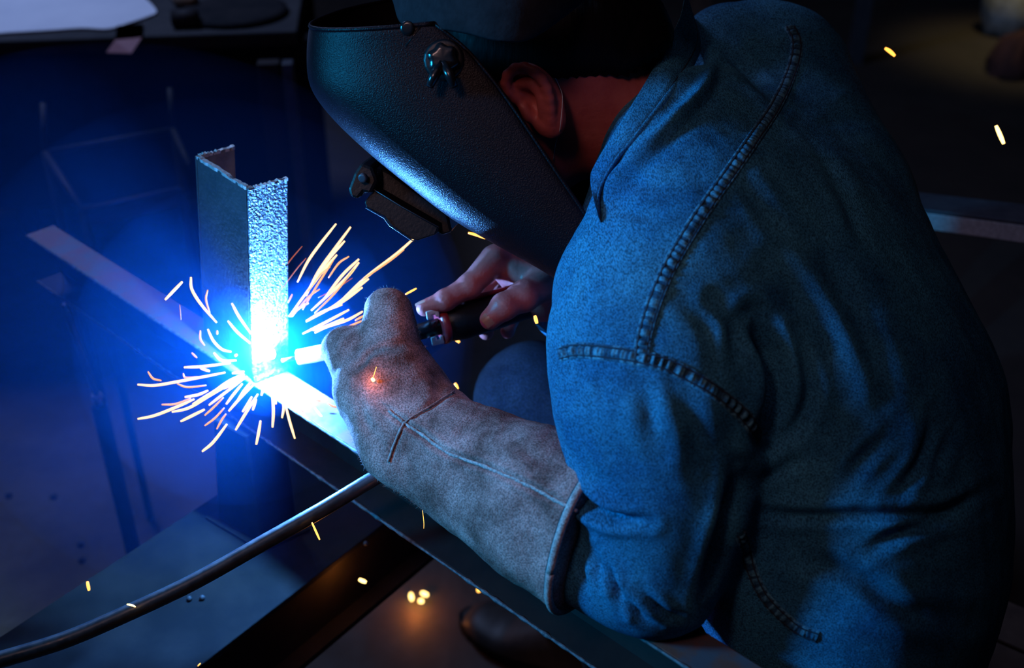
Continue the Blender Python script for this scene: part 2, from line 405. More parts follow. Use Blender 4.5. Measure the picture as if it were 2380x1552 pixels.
# stub under the rail
sa = onz(612, 1272, ZC); ua = unit(np.array([-.80, .60, 0])); ub = unit(np.array([.80, .60, 0]))
stub = thing('rail_support', sa, 'tapered steel support block standing on the cross beam under the rail', 'support')
V = []; hs = ZR - RH - ZC
for z, k in ((0, 1.0), (hs, .68)):
    for (i, j) in ((0, 0), (1, 0), (1, 1), (0, 1)):
        V.append(sa + ua * .078 * i * k + ub * .045 * j + zz * z)
MB().add(V, [(0, 1, 2, 3), (4, 5, 6, 7), (0, 1, 5, 4), (1, 2, 6, 5), (2, 3, 7, 6), (3, 0, 4, 7)]).make('support_body', M_dull, stub, bevel=.003)
MB().add(*box(sa - ua * .008 - ub * .008, ua * .096, ub * .062, zz * .004)).make('foot_plate', M_dull, stub, bevel=.001)
# leg under the far end of the rail
lt = rl + rdir * .09 + rperp * .02 - zz * RH; leg = thing('support_stand', lt * [1, 1, 0], 'slim round metal leg with a shiny foot holding the far left end of the rail', 'leg stand')
lt_ = P(165, 752, 1.56); lb = P(224, 915, 1.66)
obj('pole', *tube([lt_ + (lt_ - lb) * .25, lt_, lb], .0048, 10), M_steel, leg)
obj('foot_bolt', *tube([lb, lb - zz * .006, lb - zz * .0062, lb - zz * .022], [.007, .009, .0055, .0055], 12), M_cut, leg)
lq = lb - zz * .022
obj('lower_post', *tube([lq, lq * [1, 1, 0] + zz * .01], .012, 10), M_dull, leg)
obj('foot_plate', *tube([lq * [1, 1, 0] + zz * .0, lq * [1, 1, 0] + zz * .01], .06, 20), M_dull, leg)

# ---------------------------------------------------------------- cable
cpts = [P(-260, 1600, .93), P(-100, 1562, .94), P(0, 1533, .95), P(150, 1487, .96), P(300, 1423, .975), P(450, 1352, .99), P(600, 1268, 1.01), P(750, 1183, 1.03), P(900, 1094, 1.055), P(1000, 1050, 1.09), P(1090, 1040, 1.14), P(1200, 1110, 1.2), P(1300, 1300, 1.3), P(1420, 1750, 1.45)]
cs = spline(cpts, 160)
tag(obj('welding_cable', *tube(cs, .0072, 18), M_cable), 'thick dark grey welding cable sweeping from lower left up behind the glove', 'cable')

# ---------------------------------------------------------------- helmet
HL = unit(cv(.24, .40, .88))             # across the head, near side -> far side
HW = .235
rowsN = [(1010, 55), (1080, 112), (1135, 175), (1190, 250), (1245, 332), (1300, 415), (1350, 490), (1395, 565), (1430, 640), (1450, 700)]
rowsS = [(680, 70), (670, 135), (675, 215), (722, 285), (806, 365), (910, 448), (1010, 522), (1120, 580), (1238, 636), (1312, 680)]
hel = thing('welding_helmet', P(1000, 300, 1.05), 'black welding helmet with textured shell worn pulled down over the face', 'helmet')
NR = 34; NP = 60
Ns = spline([P(x, y, .935) for x, y in rowsN], NR); Ss = spline([P(x, y, .985) for x, y in rowsS], NR)
HR = []
for i in range(NR):
    N_, S_ = Ns[i], Ss[i]; u = i / (NR - 1)
    C = N_ + HL * HW / 2
    G = (S_ + HL * (HW / 2 - .045)) - C                  # towards the nose of the shell
    row = []
    for k in range(NP):
        ph = math.pi * k / (NP - 1); c, s = math.cos(ph), math.sin(ph)
        e1, e2 = .78, .84
        row.append(C - HL * HW / 2 * (1 - .05 * u) * math.copysign(abs(c) ** e1, c) + G * abs(s) ** e2)
    HR.append(row)
HR = np.array(HR)
# the top edge dips in the middle of each flank
V, F = grid(HR)
o = obj('shell', V, F, M_helmet, hel); recalc(o)
sm = o.modifiers.new('s', 'SOLIDIFY'); sm.thickness = .0025; sm.offset = 0
ss = o.modifiers.new('u', 'SUBSURF'); ss.levels = ss.render_levels = 1
HB = bvh(V, np.array(F))
obj('rim', *tube(spline(HR[0], 90), .0022, 8), M_helmet, hel)
obj('edge_bead', *tube(HR[:, 0], .0016, 8), M_helmet, hel)
obj('edge_bead', *tube(HR[:, -1], .0016, 8), M_helmet, hel)
# crown band of the headgear
bp = [P(915, -45, 1.0), P(938, 6, .965), P(1010, 6, .935), P(1090, 12, .92), P(1170, 30, .915), P(1240, 30, .92), P(1320, -15, .94), P(1400, -75, .98)]
bs = spline(bp, 50); rows = []
for i, c in enumerate(bs):
    w = .020 * (1 - .15 * math.cos(i / 49 * 6.28)); u = unit(cv(.1, 1, -.25)); n = unit(cv(0, .25, 1))
    rows.append([c + (u * math.cos(a) * w + n * math.sin(a) * .004) for a in np.linspace(0, 2 * math.pi, 17)])
tag(recalc(obj('headband', *grid(rows), M_strap, hel)), 'dark grey headgear band')
# knob on the flank and the little tilt stop
kc, kn = hit(HB, 1032, 140)
def disc(c, n, r, h, seg=20, lobes=0, amp=0):
    n = unit(n); a = unit(np.cross(n, [.3, .2, 1])); b = np.cross(n, a); rows = []
    for rr_, hh in ((r * .001, h), (r * .55, h), (r * .86, h * .96), (r, h * .7), (r, 0), (r * .001, 0)):
        rows.append([c + n * hh + rr_ * (1 + amp * math.cos(lobes * t)) * (math.cos(t) * a + math.sin(t) * b) for t in np.linspace(0, 2 * math.pi, seg + 1)])
    return grid(rows)
obj('knob', *disc(kc, kn, .0125, .010, 40, 6, .1), M_blackg, hel)
kn2 = obj('knob_boss', *disc(kc, kn, .017, .003), M_black, hel)
w0 = kc + kn * .010
wing = MB()
for sx in (-1, 1):
    wing.add(*tube([w0 + cv(.0, -.004, 0), w0 + cv(.006 * sx, -.014, -.003), w0 + cv(.010 * sx, -.024, -.004)], [.004, .0045, .003], 8))
wing.make('knob_wing', M_blackg, hel, smooth=True)
sc_, sn_ = hit(HB, 948, 66)
obj('screw', *disc(sc_, sn_, .006, .003), M_blackg, hel)
s1, n1 = hit(HB, 978, 62); s2, n2 = hit(HB, 944, 108)
obj('adjuster_slot', *tube([s1, s2], .0016, 6), M_blackg, hel)
# lens holder
def ext(pts, d, w, name, m, bev=.002):
    b = MB().add(*prism([P(x, y, d) for x, y in pts], HL * w)); return b.make(name, m, hel, bevel=bev)
ext([(850, 376), (905, 400), (1040, 497), (1050, 540), (1024, 548), (1012, 538), (880, 450), (842, 430)], 1.04, .075, 'lens_box', M_black)
lf = ext([(846, 470), (868, 440), (1020, 528), (1012, 546), (970, 560), (952, 556), (905, 523), (893, 505), (850, 482)], 1.03, .09, 'lens_frame', M_black, .0015)
ext([(838, 378), (866, 388), (878, 420), (862, 452), (845, 448), (832, 465), (812, 458), (808, 440), (822, 402)], 1.025, .10, 'lens_hinge', M_black, .003)
hc = P(845, 412, 1.022)
obj('hinge_pin', *disc(hc, -HL, .0042, .004), M_steel, hel)
def rim(pts, d, r=.0005):
    return tube([P(x, y, d) for x, y in pts], r, 6)
obj('frame_rim', *rim([(868, 440), (930, 478), (1020, 528)], 1.028), M_steel, hel)
obj('frame_rim', *rim([(850, 483), (893, 507), (905, 524), (952, 556), (966, 561)], 1.028), M_steel, hel)

# ---------------------------------------------------------------- the person: shirt
person = thing('person', (.42, 1.0, 0), 'person in a faded blue denim shirt bending forward to weld, wearing a black helmet', 'person')
WN = unit(cv(.32, .60, .73))             # near shoulder -> far shoulder
spine = [((1592, 285), 1.07, .045, .075), ((1676, 415), 1.075, .080, .185), ((1790, 660), 1.06, .118, .205), ((1935, 950), 1.04, .128, .185), ((1975, 1250), 1.03, .124, .175), ((2030, 1660), 1.02, .085, .15)]
SPN = [(P(*a, d), u, w) for a, d, u, w in spine]
arm = [(P(1500, 800, .90), .070), (P(1530, 960, .885), .076), (P(1532, 1150, .88), .064), (P(1515, 1318, .885), .050), (P(1465, 1318, .895), .042), (P(1345, 1300, .915), .036)]
farm = [(P(1745, 175, 1.22), .062), (P(1560, 420, 1.30), .058), (P(1460, 640, 1.34), .05), (P(1340, 700, 1.22), .042), (P(1300, 690, 1.175), .036)]
def shirt_sd(p):
    s = None
    for (A, ua_, wa), (B, ub_, wb2) in zip(SPN[:-1], SPN[1:]):
        v = seg_sd(p, A, B, ua_, ub_, WN, wa, wb2, 2.3); s = v if s is None else smin(s, v, .05)
    a = None
    for (A, r), (B, r2) in zip(arm[:-1], arm[1:]):
        v = seg_sd(p, A, B, r, r2); a = v if a is None else smin(a, v, .02)
    s = smin(s, seg_sd(p, P(1590, 560, .97), P(1500, 800, .90), .07, .066), .06)
    s = smin(s, a, .022)
    s = smin(s, seg_sd(p, P(1500, 500, 1.03), P(1560, 640, 1.0), .042, .09), .05)   # collarbone side
    for (A, r), (B, r2) in zip(farm[:-1], farm[1:]):
        s = smin(s, seg_sd(p, A, B, r, r2), .03)
    s = smin(s, seg_sd(p, P(1680, 130, 1.17), P(1800, 170, 1.2), .05, .055), .05)
    s = smin(s, seg_sd(p, P(1815, 200, 1.19), P(1940, 430, 1.13), .064, .062), .05)
    return s
lo = np.array([-.08, .25, .15]); hi = np.array([.62, 1.45, 1.32])
SV, SQ = polygonise(shirt_sd, lo, hi, .0031)
SV = relax(SV, SQ, 3)
_x, _y, _d = proj(SV)                      # tailor the front of the shirt in a little at the throat
_k = 34 * np.exp(-((_y - 400) / 120) ** 2) * np.clip((1620 - _x) / 240, 0, 1)
SV = SV + RX * (_k * _d / FPX)[:, None]
def crease(V, Q, items, face=-.15):
    N = vnormals(V, Q); x, y, d = proj(V); dirv = V - CAMP; dirv /= np.linalg.norm(dirv, axis=1)[:, None]
    fac = np.clip((-(N * dirv).sum(1) - face) * 3, 0, 1); D = np.zeros(len(V))
    for pts, w, dep in items:
        pts2 = spline([(a, b, 0) for a, b in pts], 24)[:, :2]
        q = polydist(x, y, pts2); g = np.exp(-(q / w) ** 2); r_ = np.exp(-((q - 2.0 * w) / (1.1 * w)) ** 2)
        D += (-dep * g + .38 * dep * r_) * ends_fade(x, y, pts2)
    return V + N * (D * fac)[:, None]
creases = [
 ([(1392, 500), (1425, 430), (1480, 365), (1570, 275), (1640, 195), (1662, 105)], 15, -.007),
 ([(1742, 740), (1790, 820), (1805, 900), (1790, 985), (1772, 1030)], 22, .018),
 ([(1850, 780), (1880, 900), (1850, 980), (1790, 1050)], 20, .006),
 ([(1741, 1184), (1850, 1200), (1973, 1196), (2180, 1189), (2304, 1132)], 13, .006),
 ([(1750, 1120), (1830, 1080), (1900, 1060)], 16, .004),
 ([(1960, 1130), (2010, 1060), (2080, 1000)], 16, .006),
 ([(2070, 1165), (2140, 1075), (2180, 957)], 15, .006),
 ([(2150, 1130), (2190, 1050), (2210, 980)], 14, .005),
 ([(2000, 1290), (2090, 1240), (2180, 1210), (2280, 1180)], 15, .005),
 ([(1840, 1290), (1990, 1340), (2110, 1420), (2240, 1440)], 22, .005),
 ([(1720, 1080), (1700, 1180), (1665, 1290), (1640, 1400)], 18, .010),
 ([(1322, 1105), (1345, 1155), (1395, 1193), (1440, 1208), (1510, 1212)], 12, .015),
 ([(1310, 1000), (1350, 1090), (1420, 1130)], 16, .004),
 ([(1382, 1275), (1392, 1325), (1402, 1360)], 9, .012),
 ([(1405, 1300), (1430, 1365), (1450, 1420)], 9, .013),
 ([(1440, 1370), (1480, 1425), (1530, 1450)], 9, .010),
 ([(1490, 1370), (1545, 1425), (1600, 1435)], 10, .010),
 ([(1350, 1290), (1360, 1350), (1370, 1390)], 8, .005),
 ([(1490, 880), (1510, 960), (1530, 1050)], 20, .005),
 ([(1580, 900), (1620, 1000), (1630, 1100)], 22, .004),
 ([(1345, 850), (1350, 900), (1340, 950)], 10, .001),
 ([(1400, 850), (1400, 900), (1395, 960)], 10, .002),
 ([(1440, 400), (1500, 430), (1560, 420)], 14, .003),
 ([(1420, 480), (1500, 500), (1580, 470)], 14, .004),
 ([(1350, 600), (1360, 680), (1340, 780)], 14, .0015),
 ([(1645, 90), (1700, 130), (1760, 190), (1815, 250)], 12, .007),
 ([(1815, 255), (1890, 330), (1960, 450), (2010, 600)], 18, .003),
 ([(1660, 700), (1700, 760), (1720, 860)], 18, .006),
 ([(1580, 690), (1640, 760), (1670, 850)], 16, .003),
 ([(1800, 620), (1900, 760), (1960, 900)], 26, .004),
 ([(1900, 560), (2010, 760), (2080, 950)], 26, .004),
 ([(1700, 400), (1760, 470), (1850, 560)], 20, .003),
]
SV = crease(SV, SQ, creases)
Nn = vnormals(SV, SQ); SV = SV + Nn * (noise3(SV, 60, 1) * .0011 + noise3(SV, 150, 2) * .0006 + noise3(SV * [1, .5, 1], 24, 3) * .0015)[:, None]
shirt = obj('shirt', SV, SQ, M_denim, person)
SB = bvh(SV, SQ)

def seam(pts, width, tree, name, n=None, rip=.0011, period=.008, h=.0017, parent=person):
    c = spline([(a, b, 0) for a, b in pts], n or int(polylen(pts) / 2.2)); H = []; NN = []
    for x, y, _ in c:
        l, nn = hit(tree, x, y)
        if l is None: continue
        H.append(l); NN.append(nn)
    H = np.array(H); NN = np.array(NN)
    for _ in range(6):
        H[1:-1] = .5 * H[1:-1] + .25 * (H[:-2] + H[2:]); NN[1:-1] = .5 * NN[1:-1] + .25 * (NN[:-2] + NN[2:])
    T = np.gradient(H, axis=0); L = 0; rows = []; th = []; FL = []
    for i in range(len(H)):
        if i: L += np.linalg.norm(H[i] - H[i - 1])
        n = unit(NN[i]); t = unit(T[i]); s = unit(np.cross(t, n)); n = unit(np.cross(s, t))
        rp = rip * (.7 + .5 * math.sin(L * 90)) * math.sin(L / period * 6.283 + 2.2 * math.sin(L * 75) + 1.1 * math.sin(L * 210)) + .3 * rip * math.sin(L * 1900)
        FL.append(math.sin(L / period * 6.283 + 2.2 * math.sin(L * 75) + 1.1 * math.sin(L * 210)))
        prof = [(-.62, -.003), (-.5, h * .55), (-.40, h + rp * .5), (-.32, h * .35), (-.18, h * 1.1 + rp), (.06, h * 1.25 + rp * 1.2), (.24, h * 1.0 + rp), (.33, h * .25), (.42, h * .8 + rp * .4), (.52, h * .4), (.62, -.003)]
        rows.append([H[i] + s * width * a + n * b for a, b in prof])
        th.append((H[i] + s * width * -.32 + n * (h * .55), H[i] + s * width * .33 + n * (h * .45)))
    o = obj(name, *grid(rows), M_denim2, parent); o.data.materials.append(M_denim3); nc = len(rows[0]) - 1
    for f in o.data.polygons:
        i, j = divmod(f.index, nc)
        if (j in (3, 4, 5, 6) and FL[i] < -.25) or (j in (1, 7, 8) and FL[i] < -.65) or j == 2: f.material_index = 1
    for k in (0, 1):
        obj('stitching', *tube([q[k] for q in th], .0009, 6), M_thread, o)
    return o
def polylen(p): return sum(math.hypot(a[0] - b[0], a[1] - b[1]) for a, b in zip(p[:-1], p[1:]))
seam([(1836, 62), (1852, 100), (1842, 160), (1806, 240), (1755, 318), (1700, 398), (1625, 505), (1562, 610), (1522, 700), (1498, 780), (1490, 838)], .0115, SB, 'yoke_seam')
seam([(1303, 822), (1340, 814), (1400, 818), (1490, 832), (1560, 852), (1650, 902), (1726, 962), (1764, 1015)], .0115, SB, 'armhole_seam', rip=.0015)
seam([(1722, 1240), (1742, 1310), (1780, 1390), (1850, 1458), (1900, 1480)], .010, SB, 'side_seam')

# ---------------------------------------------------------------- the person: body
HN = -HL; hup = cv(-.46, .89, 0); hup = unit(hup - HL * (hup @ HL)); hf = unit(np.cross(hup, HL))
if hf @ RX > 0: hf = -hf
earc = P(1246, 226, 1.005)
hc0 = earc + HL * .078                    # centre line of the head at the ears
def hp(f, u, l): return hc0 + hf * f + hup * u + HN * l
ax = [hf, hup, HN]
def lp(f, u): return hp(f, u, 0)
helix = spline([earc + hf * .013 + hup * .002 + HN * .000, earc + hf * .017 + hup * .016 + HN * .006, earc + hf * .010 + hup * .029 + HN * .010, earc - hf * .006 + hup * .030 + HN * .013,
                earc - hf * .017 + hup * .016 + HN * .015, earc - hf * .016 + hup * .000 + HN * .013, earc - hf * .008 - hup * .016 + HN * .010, earc + hf * .001 - hup * .029 + HN * .006], 14)
anti = spline([earc + hf * .004 + hup * .018 + HN * .006, earc - hf * .007 + hup * .012 + HN * .010, earc - hf * .007 - hup * .002 + HN * .010, earc + hf * .000 - hup * .014 + HN * .008], 7)
def head_sd(p):
    s = ell_sd(p, hp(-.012, .045, 0), ax, (.100, .085, .074))
    s = smin(s, ell_sd(p, hp(.035, -.010, 0), ax, (.060, .080, .060)), .03)
    s = smin(s, ell_sd(p, hp(.062, -.062, 0), ax, (.032, .030, .036)), .03)           # chin
    s = smin(s, seg_sd(p, hp(.098, .012, 0), hp(.114, -.016, 0), .007, .012), .015)   # nose
    s = smin(s, ell_sd(p, hp(.096, -.042, 0), ax, (.010, .007, .022)), .008)          # lips
    for k in (-1, 1):
        s = smax(s, -ell_sd(p, hp(.102, .018, .031 * k), ax, (.016, .012, .015)), .012)
        s = smin(s, ell_sd(p, hp(.086, .017, .031 * k), ax, (.0115, .0115, .0115)), .003)
        s = smin(s, seg_sd(p, hp(.094, .034, .012 * k), hp(.084, .034, .046 * k), .008, .007), .012)
    s = smin(s, seg_sd(p, hp(-.025, -.020, 0), P(1590, 360, 1.10), .060, .064), .03)  # neck
    # near ear
    e = ell_sd(p, earc - hf * .002 - HN * .000, ax, (.020, .033, .009))
    e = smin(e, ell_sd(p, earc + hf * .002 - hup * .026 + HN * .004, ax, (.010, .011, .006)), .008)
    e = smax(e, -ell_sd(p, earc + hf * .004 - hup * .002 + HN * .010, ax, (.010, .013, .010)), .006)
    e = smax(e, -ell_sd(p, earc + hf * .002 + hup * .022 + HN * .012, ax, (.010, .006, .007)), .004)
    for A, B in zip(helix[:-1], helix[1:]): e = smin(e, seg_sd(p, A, B, .0042, .0042), .004)
    for A, B in zip(anti[:-1], anti[1:]): e = smin(e, seg_sd(p, A, B, .0035, .0035), .005)
    e = smin(e, seg_sd(p, earc + hf * .014 - hup * .010 + HN * .004, earc + hf * .013 - hup * .003 + HN * .005, .005, .004), .005)
    s = smin(s, e, .005)
    s = smin(s, ell_sd(p, hp(-.004, 0, -.080), ax, (.018, .032, .012)), .006)         # far ear
    return s
hlo = np.minimum(hp(.0, .02, 0) - .17, P(1590, 360, 1.1) - .07); hhi = np.maximum(hp(0, .02, 0) + .17, P(1590, 360, 1.1) + .07)
BV, BQ = polygonise(head_sd, hlo, hhi, .0019)
NB = bvh(BV, BQ)
def hair_sd(p):
    s = ell_sd(p, hp(-.015, .050, 0), ax, (.108, .090, .081))
    s = smin(s, seg_sd(p, hp(-.055, .02, 0), hp(-.072, -.012, 0), .056, .045, HN, .068, .054), .03)
    q = (p - hc0); f = q @ hf; u = q @ hup
    s = smax(s, (-(u) + .008 + np.clip(-(f + .012), -.03, .06) * -.62 + .0025 * np.sin(f * 900)), .010)
    s = smax(s, f - .07 + .4 * np.clip(.06 - u, -.1, .1), .01)
    return s + noise3(p * [1, .3, 1], 700, 5) * .0006
HV, HQ = polygonise(hair_sd, hc0 - .16, hc0 + .18, .0026)
obj('hair', HV, HQ, M_hair, person)

# right hand (bare), holding the electrode holder
def J(x, y, d): return P(x, y, d)
DH = 1.135
thumb = [(J(1262, 662, 1.115), .0165), (J(1218, 688, 1.095), .0145), (J(1172, 712, 1.085), .0125), (J(1139, 742, 1.085), .0100)]
index = [(J(1148, 606, 1.13), .0150), (J(1092, 664, 1.115), .0115), (J(1036, 697, 1.11), .0100), (J(986, 716, 1.11), .0080)]
middle = [(J(1180, 596, 1.165), .0145), (J(1120, 660, 1.175), .0115), (J(1082, 735, 1.175), .0100), (J(1085, 766, 1.155), .0085)]
ring = [(J(1215, 596, 1.19), .0135), (J(1165, 655, 1.205), .0110), (J(1130, 740, 1.195), .0095), (J(1130, 772, 1.17), .0080)]
little = [(J(1248, 606, 1.21), .0120), (J(1215, 670, 1.22), .0098), (J(1185, 745, 1.205), .0085), (J(1180, 770, 1.18), .0075)]
palm = [(J(1158, 602, 1.14), J(1250, 690, 1.15), .016, .02), (J(1185, 600, 1.165), J(1265, 680, 1.165), .016, .02), (J(1215, 602, 1.185), J(1275, 680, 1.18), .015, .018), (J(1245, 612, 1.205), J(1285, 680, 1.19), .013, .018),
        (J(1262, 662, 1.125), J(1290, 685, 1.165), .017, .022), (J(1195, 628, 1.13), J(1262, 660, 1.13), .010, .015)]
def hand_sd(p):
    s = None
    for A, B, r, r2 in palm:
        v = seg_sd(p, A, B, r, r2); s = v if s is None else smin(s, v, .014)
    s = smin(s, seg_sd(p, J(1285, 682, 1.17), J(1420, 720, 1.22), .027, .031), .02)
    for fg in (thumb, index, middle, ring, little):
        a = None
        for (A, r), (B, r2) in zip(fg[:-1], fg[1:]):
            v = seg_sd(p, A, B, r, r2); a = v if a is None else smin(a, v, .004)
        for (A, r) in fg[1:3]: a = smin(a, np.sqrt(((p - A) ** 2).sum(1)) - r * 1.04, .003)
        s = smin(s, a, .006)
    return s
pp = np.array([q[0] for fg in (thumb, index, middle, ring, little) for q in fg] + [J(1420, 720, 1.22)])
GV, GQ = polygonise(hand_sd, pp.min(0) - .035, pp.max(0) + .035, .0017)
gx, gy, gd = proj(GV)
GV = crease(GV, GQ, [([(1150, 726), (1165, 738)], 3, .0010), ([(1160, 700), (1180, 722)], 3, .0014), ([(1166, 694), (1188, 716)], 3, .001), ([(1085, 650), (1098, 672)], 4, .0009),
                     ([(1030, 688), (1042, 705)], 4, .0009), ([(1150, 640), (1185, 655), (1215, 660)], 6, .0035), ([(1175, 610), (1185, 640)], 6, .002)])
# torso, near arm and legs core of the same body
core = [(P(1590, 360, 1.10), P(1660, 460, 1.09), .055, .075), (P(1660, 460, 1.09), P(1800, 700, 1.07), .08, .09), (P(1800, 700, 1.07), P(1970, 1250, 1.05), .09, .09), (P(1970, 1250, 1.05), P(1975, 1600, 1.03), .09, .1),
        (P(1600, 500, 1.0), P(1510, 820, .91), .05, .045), (P(1510, 820, .91), P(1510, 1310, .89), .042, .034), (P(1510, 1310, .89), P(1180, 1130, .955), .034, .028), (P(1180, 1130, .955), P(960, 930, 1.05), .027, .03),
        (P(1745, 200, 1.22), P(1470, 630, 1.33), .042, .034), (P(1470, 630, 1.33), P(1330, 700, 1.20), .033, .026), (P(1600, 450, 1.1), P(1745, 200, 1.22), .05, .045)]
def core_sd(p):
    s = None
    for A, B, r, r2 in core:
        v = seg_sd(p, A, B, r, r2); s = v if s is None else smin(s, v, .02)
    return s
CV_, CQ = polygonise(core_sd, np.array([-.15, .3, .3]), np.array([.6, 1.4, 1.25]), .007)
n1_, n2_ = len(BV), len(BV) + len(GV)
body = obj('body', np.vstack([BV, GV, CV_]), np.vstack([BQ, GQ + n1_, CQ + n2_]), M_skin, person)
def nail(A, B, r, side):
    t = unit(B - A); n = unit(side - t * (side @ t)); s = np.cross(t, n); rows = []
    for i in range(7):
        rows.append([B + t * (-.006 + .013 * i / 6) + (r + .0003 - .0012 * (i / 6) ** 2) * (n * math.cos(a) + s * math.sin(a)) for a in np.linspace(-.75, .75, 9)])
    obj('fingernail', *grid(rows), M_nail, person)
nail(thumb[2][0], thumb[3][0], .0100, cv(-.35, -.15, -1)); nail(index[2][0], index[3][0], .0080, cv(-.3, 1, -.2))

# collar: laid on the neck and on the shirt
def first(x, y, trees, back):
    best = None
    for t in trees:
        l, n = hit(t, x, y)
        if l is not None and (best is None or proj(l)[2] < proj(best)[2]): best = l
    return best
E1 = spline([(1392, 500, 0), (1372, 420, 0), (1385, 375, 0), (1440, 285, 0), (1492, 200, 0), (1545, 105, 0), (1578, 40, 0), (1592, -20, 0)], 50)
E2 = spline([(1400, 520, 0), (1396, 455, 0), (1430, 385, 0), (1490, 312, 0), (1548, 240, 0), (1602, 168, 0), (1630, 105, 0), (1615, 40, 0)], 50)
d1_ = []; d2_ = []
for a, b in zip(E1, E2):
    l = first(a[0] + 12, a[1] + 4, (NB, SB), 0); d1_.append(proj(l)[2] if l is not None else np.nan)
    l = first(b[0], b[1], (SB,), 0); d2_.append(proj(l)[2] if l is not None else np.nan)
def fill(a):
    a = np.array(a); i = np.arange(len(a)); ok = ~np.isnan(a); a = np.interp(i, i[ok], a[ok]); k = np.ones(9) / 9
    return np.convolve(np.pad(a, 4, 'edge'), k, 'valid')
d1_ = fill(d1_); d2_ = fill(d2_); rows = []
for i, (a, b) in enumerate(zip(E1, E2)):
    A = P(a[0], a[1], d1_[i] - .010); B = P(b[0], b[1], d2_[i] - .002); m_ = unit(cv(-.5, .3, -.8))
    fold = 1 + .25 * math.sin(i * .35)
    rows.append([A + cv(.012, -.010, .030), A + cv(.004, -.001, .010), A, A + (B - A) * .12 + m_ * .0025, A + (B - A) * .35 + m_ * .004 * fold, A + (B - A) * .65 + m_ * .004, A + (B - A) * .80 + m_ * .0032, A + (B - A) * .84 + m_ * .0018, A + (B - A) * .88 + m_ * .0032, B + m_ * .0012, B + cv(.001, 0, .006)])
col = obj('collar', *grid(rows), M_denim, person)
cm = col.modifiers.new('u', 'SUBSURF'); cm.levels = cm.render_levels = 2
obj('stitching', *tube([r[7] for r in rows], .0006, 6), M_thread, col)

# mask cord by the ear
mc = []
for x, y in [(1262, 152), (1285, 172), (1300, 200), (1305, 230), (1300, 300), (1292, 330), (1285, 372)]:
    l, n = hit(NB, x, y)
    if l is not None: mc.append(l + n * .0012)
tag(obj('mask_cord', *tube(spline(mc, 30), .0004, 6), M_mask, person), 'thin pale cord behind the ear')

# trousers and shoe
legs = [(P(2000, 1520, 1.14), P(1240, 930, 1.36), .085, .068), (P(1240, 930, 1.36), None, .068, .052), (P(1960, 1660, 1.0), P(1600, 1900, .98), .085, .07)]
fk = P(1240, 930, 1.36); ank = onz(1325, 1540, 0) + zz * .11; nk = P(1600, 1900, .98)
def leg_sd(p):
    s = seg_sd(p, P(1980, 1480, 1.16), fk, .088, .066)
    s = smin(s, seg_sd(p, fk, ank, .062, .058), .03)
    s = smin(s, seg_sd(p, P(1960, 1700, 1.03), nk, .088, .068), .04)
    s = smin(s, seg_sd(p, nk, np.array([nk[0] + .02, nk[1] + .05, .12]), .062, .055), .03)
    s = smin(s, seg_sd(p, P(1980, 1500, 1.14), P(1965, 1720, 1.0), .10, .10), .05)
    s = smax(s, .10 + .006 * np.sin(p[:, 0] * 90) - p[:, 2], .004)
    return s + .0025 * noise3(p, 45, 9)
LV, LQ = polygonise(leg_sd, np.array([-.15, .15, .05]), np.array([.6, 1.55, .95]), .008)
obj('trousers', relax(LV, LQ, 1), LQ, M_jean, person)
def shoe(A, fwd, name):
    f = unit(fwd); s = np.cross([0, 0, 1.], f); sh = []
    for k in range(26):
        t = k / 25; x = -.09 + .28 * t; w = .036 + .014 * math.sin(math.pi * min(1, t * 1.0)) + .006 * math.sin(math.pi * t * 2 + 3.4); w *= min(1, math.sqrt(max(0, 1 - ((t - .5) / .5) ** 6)) + .02)
        h = (.10 if t < .35 else .10 - .052 * min(1, (t - .35) / .35)) * (1 if t < .85 else math.sqrt(max(.02, 1 - ((t - .85) / .15) ** 2)))
        row = []
        for a in np.linspace(0, 2 * math.pi, 19):
            row.append(A * [1, 1, 0] + f * x + s * w * math.cos(a) + zz * (.026 + (h - .026) * max(0, math.sin(a)) ** .8))
        sh.append(row)
    o = obj(name, *grid(sh), M_shoe, person); recalc(o)
    out = [A * [1, 1, 0] + f * (-.09 + .14 + .147 * math.cos(a)) + s * .052 * math.sin(a) for a in np.linspace(0, 2 * math.pi, 28, endpoint=False)]
    MB().add(*prism(out, zz * .024)).make('sole', M_black, o)
shoe(ank + np.array([-.01, .0, 0]), onz(1170, 1478, 0) - onz(1325, 1540, 0), 'shoe')
shoe(np.array([nk[0] + .02, nk[1] + .05, 0]), np.array([-1, .2, 0]), 'shoe')

